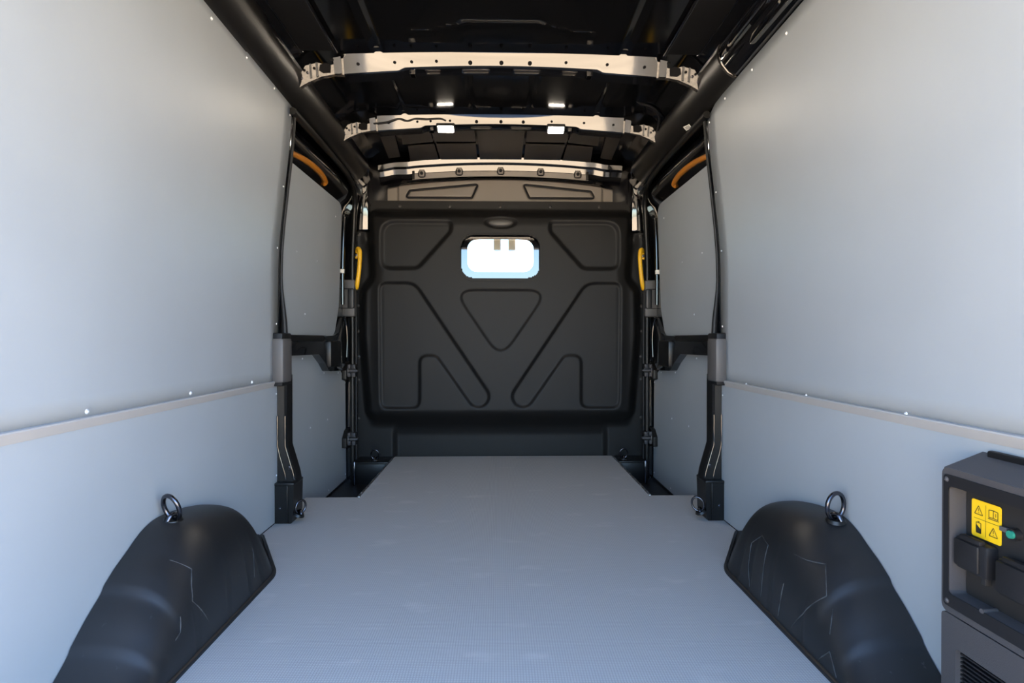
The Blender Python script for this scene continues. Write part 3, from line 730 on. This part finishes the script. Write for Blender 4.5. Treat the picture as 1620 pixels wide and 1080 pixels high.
# lamps on the farther bow
for s in (-1, 1):
    x = s * 0.273 + 0.0; z = zb2(x) + 0.006
    l = empty('ceiling_lamp', (x, 2.82, z)); tag(l, 'lit white lamp on the roof cross member, %s one' % ('left-hand' if s < 0 else 'right-hand'), 'lamp')
    rot = Matrix.Rotation(math.radians(-20), 3, 'X')
    bm = bmesh.new(); bx(bm, (x, 2.815, z), (0.092, 0.052, 0.020), 0.005, rot); bmo('housing', bm, 'lamphouse', l)
    bm = bmesh.new(); bx(bm, (x, 2.812, z - 0.0085), (0.076, 0.044, 0.007), 0.003, rot); bmo('lens', bm, 'lamp', l)

# cant rails along the sides of the roof
CR = [(0.850, 1.668), (0.838, 1.652), (0.822, 1.652), (0.802, 1.664), (0.784, 1.684), (0.772, 1.706), (0.766, 1.728), (0.772, 1.756), (0.80, 1.80)]
def rail_sweep(name, s, y0, y1, off, m, parent, ny=24, ends=True):
    sec = CR; k = len(sec); V = []; F = []
    cx, cz = 0.845, 1.745
    for i in range(ny + 1):
        y = y0 + (y1 - y0) * i / ny
        dz = (topz(s, y) - 1.662) + (0.0 if s < 0 else 0.016)
        dz = dz if y < 2.27 else (0.0 if s < 0 else -0.004) - 0.028 * sst(2.6, 3.3, y) * 0.3
        for x, z in sec:
            d = Vector((x - cx, z - cz)).normalized()
            V.append((s * (x + d.x * off), y, z + d.y * off + dz))
    for i in range(ny):
        for j in range(k - 1): F.append((i * k + j, i * k + j + 1, (i + 1) * k + j + 1, (i + 1) * k + j))
    if ends: F += [tuple(range(k)), tuple(ny * k + j for j in range(k))]
    return pyd(name, V, F, m, parent, 40)
for s in (-1, 1):
    r = empty('cant_rail', (s * 0.8, 2.0, 1.70))
    tag(r, 'black %s roof side rail above the grey wall, %s' % (SIDE[s], 'covered by plastic trim' if s < 0 else 'bare metal near end'), 'beam')
    rail_sweep('rail_metal', s, Y0, 3.42, 0.0, 'paint', r)
    if s < 0:
        rail_sweep('rail_cover', s, Y0, 1.86, 0.010, 'trim', r)
        rail_sweep('rail_cover', s, 1.864, 3.28, 0.006, 'trim', r)
        tube('cover_edge', [(-0.762, 1.2, 1.752), (-0.764, 1.86, 1.745)], 0.003, 'alu', r, 6)
    else:
        rail_sweep('rail_cover', s, 1.99, 3.28, 0.007, 'trim', r)
        # bare part: slot, flange edges and a hanging wire
        for a, b_, z0_ in ((1.60, 1.90, 0.0),):
            ring_prism('rail_slot', rrect(1.62, 1.92, 1.70, 1.735, 0.016, 5), rrect(1.63, 1.91, 1.706, 1.729, 0.011, 5), 'x', 0.766, 0.776, 'paint', r)
        tube('cover_lip', [(0.83, 1.99, 1.655), (0.80, 1.988, 1.668), (0.778, 1.986, 1.694), (0.766, 1.985, 1.728), (0.772, 1.985, 1.752)], 0.004, 'paint', r, 6)
        tube('flange_edge', smoothpath([(0.774, 1.35, 1.728), (0.770, 1.6, 1.738), (0.766, 1.80, 1.742), (0.764, 1.95, 1.742)]), 0.006, 'paint', r)
        prism('rail_bracket', round_poly([(1.50, 1.66), (1.80, 1.66), (1.76, 1.70), (1.62, 1.715)], 0.01, 3), 'x', 0.788, 0.802, 'paint', r, 0.003)
    # header plate between rail and door frame
    def hd(u, v, s=s):
        y = 2.27 + (3.46 - 2.27) * u
        x = lerp_tab([(0, 0.828), (0.4, 0.846), (1, 0.915)], v); z = lerp_tab([(0, 1.665), (0.4, 1.640), (0.7, 1.655), (1, 1.66)], v)
        return (s * x, y, z - 0.02 * sst(3.1, 3.46, y))
    grid('door_header', hd, 20, 10, 'paint', r, 50)
    # corner fillet down to the bulkhead pillar
    def cf(u, v, s=s):
        y = 3.18 + 0.30 * u
        z0_ = 1.68 - 0.13 * sst(0.15, 1.0, u) - 0.03 * u
        x = 0.766 + 0.10 * v + 0.02 * u
        z = 1.735 - (1.735 - z0_) * v ** 1.3
        return (s * x, y, z)
    grid('corner_fillet', cf, 12, 8, 'trim', r, 60)
    box('corner_post', (s * 0.80, 3.44, 1.38), (s * 0.93, 3.56, 1.80), 'paint', r, 0.01)

# small printed tag on the right rail
t = empty('rail_tag', (0.8, 2.43, 1.60)); tag(t, 'small white printed tag stuck on the right roof side rail', 'tag')
q = Vector((-0.55, -0.25, -0.8)).to_track_quat('Z', 'Y').to_matrix()
bm = bmesh.new(); bx(bm, (0.805, 2.43, 1.637), (0.036, 0.022, 0.001), 0, q); bmo('tag_sheet', bm, 'white', t)
for k in (-0.005, 0.0, 0.005):
    bm = bmesh.new(); bx(bm, Vector((0.805, 2.43, 1.637)) + q @ Vector((0, k, 0.0008)), (0.026, 0.0022, 0.0006), 0, q); bmo('print_line', bm, 'grey', t)

# wires
tag(tube('wiring', smoothpath([(-0.62, 2.775, 1.772), (-0.56, 2.765, 1.775), (-0.50, 2.760, 1.79), (-0.46, 2.765, 1.782), (-0.42, 2.76, 1.79), (-0.36, 2.765, 1.79), (-0.30, 2.78, 1.80), (-0.27, 2.79, 1.795)]), 0.004, 'rubber', None, 6), 'thin black wire along the left half of the farther roof cross member', 'wire')
tag(tube('wiring', smoothpath([(0.60, 2.56, 1.822), (0.64, 2.60, 1.812), (0.70, 2.62, 1.80), (0.745, 2.66, 1.775), (0.755, 2.70, 1.75), (0.758, 2.73, 1.735)]), 0.006, 'rubber', None, 6), 'black wire curving down to the right roof rail between the cross members', 'wire')

# ================================================================== WHEEL ARCH COVERS
HT = [(1.02, 0.0), (1.07, 0.012), (1.133, 0.052), (1.19, 0.100), (1.243, 0.147), (1.31, 0.196), (1.383, 0.243), (1.445, 0.264), (1.52, 0.264), (1.62, 0.250), (1.72, 0.226), (1.80, 0.190), (1.87, 0.140), (1.94, 0.086), (2.02, 0.036), (2.10, 0.004)]
WEAR = {1: [[(1.411, 0.182), (1.368, 0.183), (1.33, 0.188), (1.302, 0.162), (1.278, 0.136), (1.318, 0.077), (1.364, 0.012)],
            [(1.592, 0.020), (1.617, 0.069), (1.642, 0.127), (1.593, 0.165), (1.531, 0.160), (1.519, 0.091), (1.512, 0.012)],
            [(1.41, 0.109), (1.413, 0.063), (1.419, 0.012)], [(1.255, 0.119), (1.237, 0.095), (1.223, 0.071)], [(1.239, 0.012), (1.208, 0.047), (1.185, 0.027), (1.167, 0.010)]],
        -1: [[(1.348, 0.205), (1.365, 0.176), (1.342, 0.148), (1.326, 0.118), (1.348, 0.081), (1.367, 0.046)], [(1.675, 0.112), (1.649, 0.078), (1.624, 0.037)], [(1.278, 0.105), (1.263, 0.077), (1.238, 0.068)]]}
def arch(s):
    a = empty('wheel_arch_cover', (s * 0.79, 1.55, 0)); tag(a, 'black moulded wheel arch cover on the floor against the %s wall' % SIDE[s], 'wheel arch')
    def xin(y):
        t = (y - 1.75) / 0.355; r_ = 0.10
        t = max(0.0, t) if abs(t) > r_ else (t + r_) ** 2 / (4 * r_)
        return min(0.886, 0.698 + 0.188 * t)
    NY, NT = 150, 40
    def fn(u, v):
        y = 0.98 + (2.105 - 0.98) * u
        H = max(0.0, spl(HT, y))
        # two moulded steps across the back slope
        H += 0.007 * sst(1.262, 1.272, y) * sst(1.36, 1.30, y) + 0.006 * sst(1.165, 1.175, y) * sst(1.262, 1.20, y)
        xi_ = xin(y); n = 2.75
        th = v * PI / 2
        cx = math.sin(th) ** (2 / n); cz = math.cos(th) ** (2 / n) if v < 1 else 0.0
        x = 0.886 - (0.886 - xi_) * cx
        z = H * cz
        # side draft and shallow pressed ribs low on the inner face
        side = sst(0.55, 0.95, v)
        x += (0.012 * sst(1.05, 1.2, y) + 0.050 * sst(1.45, 1.78, y) * sst(2.08, 1.9, y)) * cx * cz ** 0.8
        rib = 0.004 * sum(math.exp(-((y - yy - 0.10 * (z - 0.1)) / 0.008) ** 2) for yy in (1.32, 1.47, 1.60, 1.68))
        x += rib * side * sst(0.0, 0.02, z)
        return (s * x, y, z + 0.001)
    sh = grid('shell', fn, NY, NT, 'arch', a, 70)
    # worn, paler crease lines on the inner face
    bvh = BVHTree.FromPolygons([v.co.copy() for v in sh.data.vertices], [tuple(p.vertices) for p in sh.data.polygons])
    for ln in WEAR[s]:
        pts = []
        for y, z in [(y_ + (y2 - y_) * k / 5, z_ + (z2 - z_) * k / 5) for (y_, z_), (y2, z2) in zip(ln, ln[1:]) for k in range(5)]:
            h = bvh.ray_cast(Vector((0, y, z)), Vector((s, 0, 0)))[0]
            if h: pts.append(h)
        if len(pts) > 3:
            tube('wear_mark', pts, 0.0016, 'scuff', a, 6, rf=lambda q: 0.0010 + 0.0018 * math.sin(PI * q) * (0.6 + 0.4 * math.sin(9 * q)))
    # floor flange following the foot of the shell
    V = []; F = []; ys = [0.98 + (2.09 - 0.98) * i / 70 for i in range(71)]
    for y in ys:
        x = xin(y); V += [(s * (x + 0.002), y, 0.010), (s * (x - 0.004), y, 0.009), (s * (x - 0.007), y + (0.003 if y > 1.7 else 0), 0.005), (s * (x - 0.007), y, 0.0005)]
    for i in range(70):
        for j in range(3): F.append((4 * i + j, 4 * i + j + 1, 4 * i + 5 + j, 4 * i + 4 + j))
    pyd('flange', V, F, 'arch', a, 60)
for s in (-1, 1): arch(s)

# ================================================================== LASHING RINGS
def ring(loc, axis, R, r, label, base_n, base='round', tilt=0.0):
    """steel ring; axis = normal of the ring's plane; base plate with normal base_n at loc"""
    L = Vector(loc); bn = Vector(base_n).normalized(); ax = Vector(axis).normalized()
    e = empty('lashing_ring', loc); tag(e, label, 'lashing ring')
    up = (bn - ax * bn.dot(ax)).normalized(); sd = up.cross(ax)
    c = L + bn * 0.010 + up * (R - 0.002)
    tube('ring', [c + (up * math.cos(2 * PI * i / 28) * 1.12 + sd * math.sin(2 * PI * i / 28) * 0.92) * R for i in range(28)], r, 'steel', e, 8, closed=True)
    q = bn.to_track_quat('Z', 'Y').to_matrix()
    bm = bmesh.new(); bmesh.ops.create_cone(bm, cap_ends=True, segments=20, radius1=0.024, radius2=0.019, depth=0.008)
    bmesh.ops.rotate(bm, cent=(0, 0, 0), matrix=q, verts=bm.verts); bmesh.ops.translate(bm, vec=L + bn * 0.003, verts=bm.verts)
    bmo('base_plate', bm, 'trim', e)
    V, F = tube_vf([L + bn * 0.004 - ax * 0.016, L + bn * 0.014 - ax * 0.010, L + bn * 0.018, L + bn * 0.014 + ax * 0.010, L + bn * 0.004 + ax * 0.016], 0.006, 8)
    pyd('staple', V, F, 'steel', e, 50)
    return e
arz = 0.272
ring((-0.842, 1.462, 0.262), (0.40, 0.85, 0.30), 0.031, 0.0058, 'steel lashing ring lying tilted on top of the left wheel arch', (0.15, -0.25, 1))
ring((0.852, 1.425, 0.262), (-0.32, 0.93, 0.1), 0.031, 0.0056, 'steel lashing ring standing upright on top of the right wheel arch', (-0.1, -0.25, 1))
ring((-0.803, 2.255, 0.030), (-0.75, 0.62, 0.0), 0.023, 0.0042, 'black lashing ring at the foot of the left door pillar', (0.45, -0.1, 0.9))
ring((0.803, 2.255, 0.030), (0.45, 0.85, 0.0), 0.025, 0.0042, 'black lashing ring at the foot of the right door pillar', (-0.45, -0.1, 0.9))
ring((-0.745, 3.37, 0.006), (0.1, 1, 0.15), 0.026, 0.0045, 'black lashing ring on the ledge in the left corner of the bulkhead', (0, -0.15, 1))
ring((0.735, 3.37, 0.006), (-0.1, 1, 0.15), 0.026, 0.0045, 'black lashing ring on the ledge in the right corner of the bulkhead', (0, -0.15, 1))

# ================================================================== POWER OUTLET UNIT on the right wall
u = empty('power_outlet_unit', (0.85, 0.85, 0.06)); tag(u, 'dark grey power outlet unit with yellow warning sticker on the right wall', 'power unit')
ya, yb = 0.60, 1.032
def housing(name, z0, z1, top):
    # hollow box shape: rim ring + back, sloping top
    bm = bmesh.new()
    pts = round_poly([(0.886, z0), (0.813, z0), (0.813, z1, 0.014), (0.886, z1 + (0.028 if top else 0))], 0.0, 4)
    A = [bm.verts.new((x, ya, z)) for x, z in pts]; B = [bm.verts.new((x, yb, z)) for x, z in pts]; n = len(pts)
    bm.faces.new(A); bm.faces.new(B)
    for i in range(n): bm.faces.new((A[i], A[(i + 1) % n], B[(i + 1) % n], B[i]))
    return bm
# upper housing as a frame around the recess
oy0, oy1, oz0, oz1 = ya, yb, 0.226, 0.490
outer = round_poly([(oy0, oz0), (oy1, oz0), (oy1, oz1, 0.012), (oy0, oz1)], 0.0, 5)
inner = [(0.62, 0.262), (1.006, 0.262), (1.006, 0.455), (0.62, 0.455)]
def rframe(name, outer, inner, x0, x1, m, par):
    return ring_prism(name, outer, inner, 'x', x0, x1, m, par)
O = rrect(ya, yb, 0.226, 0.490, 0.013, 5); I = rrect(0.625, 1.0145, 0.262, 0.458, 0.008, 5)
rframe('upper_housing', O, I, 0.8145, 0.888, 'unit', u)
P1 = rrect(0.608, 1.0260, 0.238, 0.478, 0.008, 5)
rframe('face_plate', P1, I, 0.8125, 0.8145, 'unitdark', u)
prism('top_cap', round_poly([(0.818, 0.484), (0.8146, 0.489), (0.888, 0.517), (0.888, 0.484)], 0.0, 2), 'y', ya, yb - 0.004, 'unit', u, 0.0)
box('back_gasket', (0.876, ya, 0.50), (0.8885, yb - 0.025, 0.524), 'rubber', u, 0.004)
# recess: floor and lighter end wall
box('recess_floor', (0.845, 0.60, 0.25), (0.850, 1.012, 0.47), 'unitrec', u, 0)
prism('recess_end', [(0.8146, 1.0142), (0.8445, 1.0132), (0.8445, 1.0144), (0.8146, 1.0144)], 'z', 0.263, 0.457, 'unit', u, 0)
for y, z in ((1.0185, 0.469), (1.017, 0.247)): screw(u, (0.8125, y, z), (-1, 0, 0), 0.004, 'unit')
# lower housing with slatted vent
rframe('lower_housing', rrect(ya, yb, 0.03, 0.2235, 0.008, 4), rrect(0.625, 1.000, 0.05, 0.168, 0.006, 4), 0.8145, 0.888, 'unit', u)
box('vent_back', (0.846, 0.62, 0.045), (0.850, 1.004, 0.172), 'unitdark', u, 0)
for k in range(15):
    z = 0.158 - k * 0.0075
    box('vent_slat', (0.824, 0.625, z - 0.0016), (0.842, 1.000, z + 0.0016), 'unitdark', u, 0)
# sticker with four pictograms
sx = 0.8425
stk = prism('warning_sticker', rrect(0.9385, 0.9985, 0.374, 0.440, 0.004, 4), 'x', sx, sx + 0.001, 'sticker', u)
def ink(segs, wd=0.0007):
    for (y0_, z0_), (y1_, z1_) in segs:
        d = Vector((y1_ - y0_, z1_ - z0_)); n = Vector((-d.y, d.x)).normalized() * wd
        pts = [(y0_ + n.x, z0_ + n.y), (y1_ + n.x, z1_ + n.y), (y1_ - n.x, z1_ - n.y), (y0_ - n.x, z0_ - n.y)]
        k = len(IV); IV.extend([(sx - 0.0003, a, b) for a, b in pts]); IF.append((k, k + 1, k + 2, k + 3))
IV = []; IF = []
cy, cz = 0.9685, 0.407
ink([((cy, cz - 0.028), (cy, cz + 0.028)), ((cy - 0.025, cz), (cy + 0.025, cz))], 0.0004)
def tri_icon(y, z, h):
    ink([((y - h, z - h * 0.85), (y + h, z - h * 0.85)), ((y - h, z - h * 0.85), (y, z + h * 0.95)), ((y + h, z - h * 0.85), (y, z + h * 0.95)), ((y, z - h * 0.2), (y, z + h * 0.45)), ((y, z - h * 0.6), (y, z - h * 0.42))])
tri_icon(cy + 0.015, cz + 0.015, 0.0085); tri_icon(cy - 0.015, cz - 0.015, 0.0085)
by, bz = cy - 0.015, cz + 0.016
ink([((by, bz - 0.006), (by, bz + 0.007)), ((by - 0.009, bz - 0.007), (by - 0.009, bz + 0.006)), ((by + 0.009, bz - 0.007), (by + 0.009, bz + 0.006)), ((by - 0.009, bz - 0.007), (by, bz - 0.006)), ((by + 0.009, bz - 0.007), (by, bz - 0.006)), ((by - 0.009, bz + 0.006), (by, bz + 0.007)), ((by + 0.009, bz + 0.006), (by, bz + 0.007)), ((by - 0.0045, bz - 0.003), (by - 0.0045, bz + 0.003)), ((by + 0.011, bz - 0.009), (by - 0.011, bz - 0.009))])
ey, ez = cy + 0.015, cz - 0.015
ink([((ey - 0.005, ez - 0.010), (ey - 0.005, ez + 0.008)), ((ey + 0.005, ez - 0.010), (ey + 0.005, ez + 0.008)), ((ey - 0.005, ez - 0.010), (ey + 0.005, ez - 0.010)), ((ey - 0.005, ez + 0.008), (ey + 0.005, ez + 0.008)), ((ey - 0.002, ez + 0.010), (ey + 0.002, ez + 0.010))])
IV2 = len(IV); IV.extend([(sx - 0.0003, ey + 0.005, ez - 0.010), (sx - 0.0003, ey - 0.005, ez - 0.010), (sx - 0.0003, ey - 0.005, ez - 0.003), (sx - 0.0003, ey + 0.005, ez + 0.005)]); IF.append((IV2, IV2 + 1, IV2 + 2, IV2 + 3))
pyd('pictograms', IV, IF, 'ink', stk, 0)
# sockets with flap lids
for y0_, y1_, z0_, z1_ in ((0.944, 1.012, 0.312, 0.370), (0.845, 0.926, 0.300, 0.362)):
    bm = bmesh.new(); bx(bm, (0.834, (y0_ + y1_) / 2, (z0_ + z1_) / 2), (0.024, y1_ - y0_, z1_ - z0_), 0.006); so = bmo('socket', bm, 'unitdark', u)
    box('flap_lid', (0.8175, y0_ + 0.014, z0_ + 0.006), (0.8235, y1_ - 0.003, z1_ - 0.004), 'unitdark', so, 0.003)
    box('hinge', (0.820, y0_ + 0.012, z1_ - 0.003), (0.832, y1_ - 0.012, z1_ + 0.006), 'unitdark', so, 0.003)
    box('latch', (0.824, y0_ + 0.004, z0_ - 0.010), (0.836, y0_ + 0.014, z0_ + 0.004), 'unitrec', so, 0.002)
def knob(name, c, r, d, m, par):
    bm = bmesh.new(); bmesh.ops.create_cone(bm, cap_ends=True, segments=20, radius1=r, radius2=r * 0.9, depth=d)
    bmesh.ops.rotate(bm, cent=(0, 0, 0), matrix=Matrix.Rotation(-PI / 2, 3, 'Y'), verts=bm.verts); bmesh.ops.translate(bm, vec=c, verts=bm.verts)
    return bmo(name, bm, m, par)
kb = knob('button_ring', (0.840, 0.911, 0.404), 0.0105, 0.010, 'unitdark', u); knob('button_cap', (0.834, 0.911, 0.404), 0.0070, 0.006, 'green', kb)
box('sticker_clip', (0.838, 0.924, 0.402), (0.844, 0.938, 0.410), 'grey', u, 0.001)
tube('drain_peg', [(0.842, 0.946, 0.262), (0.812, 0.942, 0.263)], 0.004, 'unit', u, 10)

# ================================================================== CAB beyond the bulkhead window
cb = empty('cab', (0, 4.2, 0)); struct(cb, 'bright driver cab beyond the bulkhead window')
cb.name = 'wall_cab'
prism('cab_floor', [(-1.0, 3.57), (1.0, 3.57), (1.0, 5.3), (-1.0, 5.3)], 'z', -0.3, -0.25, 'trim', cb)
prism('cab_roof', [(-0.95, 3.57), (0.95, 3.57), (0.95, 4.35), (-0.95, 4.35)], 'z', 1.72, 1.76, 'tan', cb)
prism('dashboard', round_poly([(4.75, -0.25), (5.3, -0.25), (5.3, 0.98), (4.95, 1.0), (4.75, 0.9)], 0.06, 4), 'x', -0.95, 0.95, 'trim', cb)
for s in (-1, 1):
    box('cab_side', (s * 0.96, 3.57, -0.3), (s * 1.0, 5.3, 0.95), 'skin', cb, 0.01)
    tube('screen_pillar', [(s * 0.80, 4.35, 1.72), (s * 0.95, 5.28, 0.96)], 0.04, 'trim', cb)
ws = pyd('windscreen', [(-0.80, 4.36, 1.70), (0.80, 4.36, 1.70), (0.95, 5.28, 0.98), (-0.95, 5.28, 0.98)], [(0, 1, 2, 3)], 'glass', cb, 0)
prism('cab_header', [(-0.9, 1.46), (-0.4, 1.475), (0.0, 1.50), (0.4, 1.475), (0.9, 1.46), (0.9, 1.74), (-0.9, 1.74)], 'y', 4.34, 4.39, 'tan', cb)
for x in (-0.025, 0.09):
    box('sensor_block', (x - 0.028, 4.40, 1.41), (x + 0.028, 4.46, 1.68), 'tan', cb, 0.004)
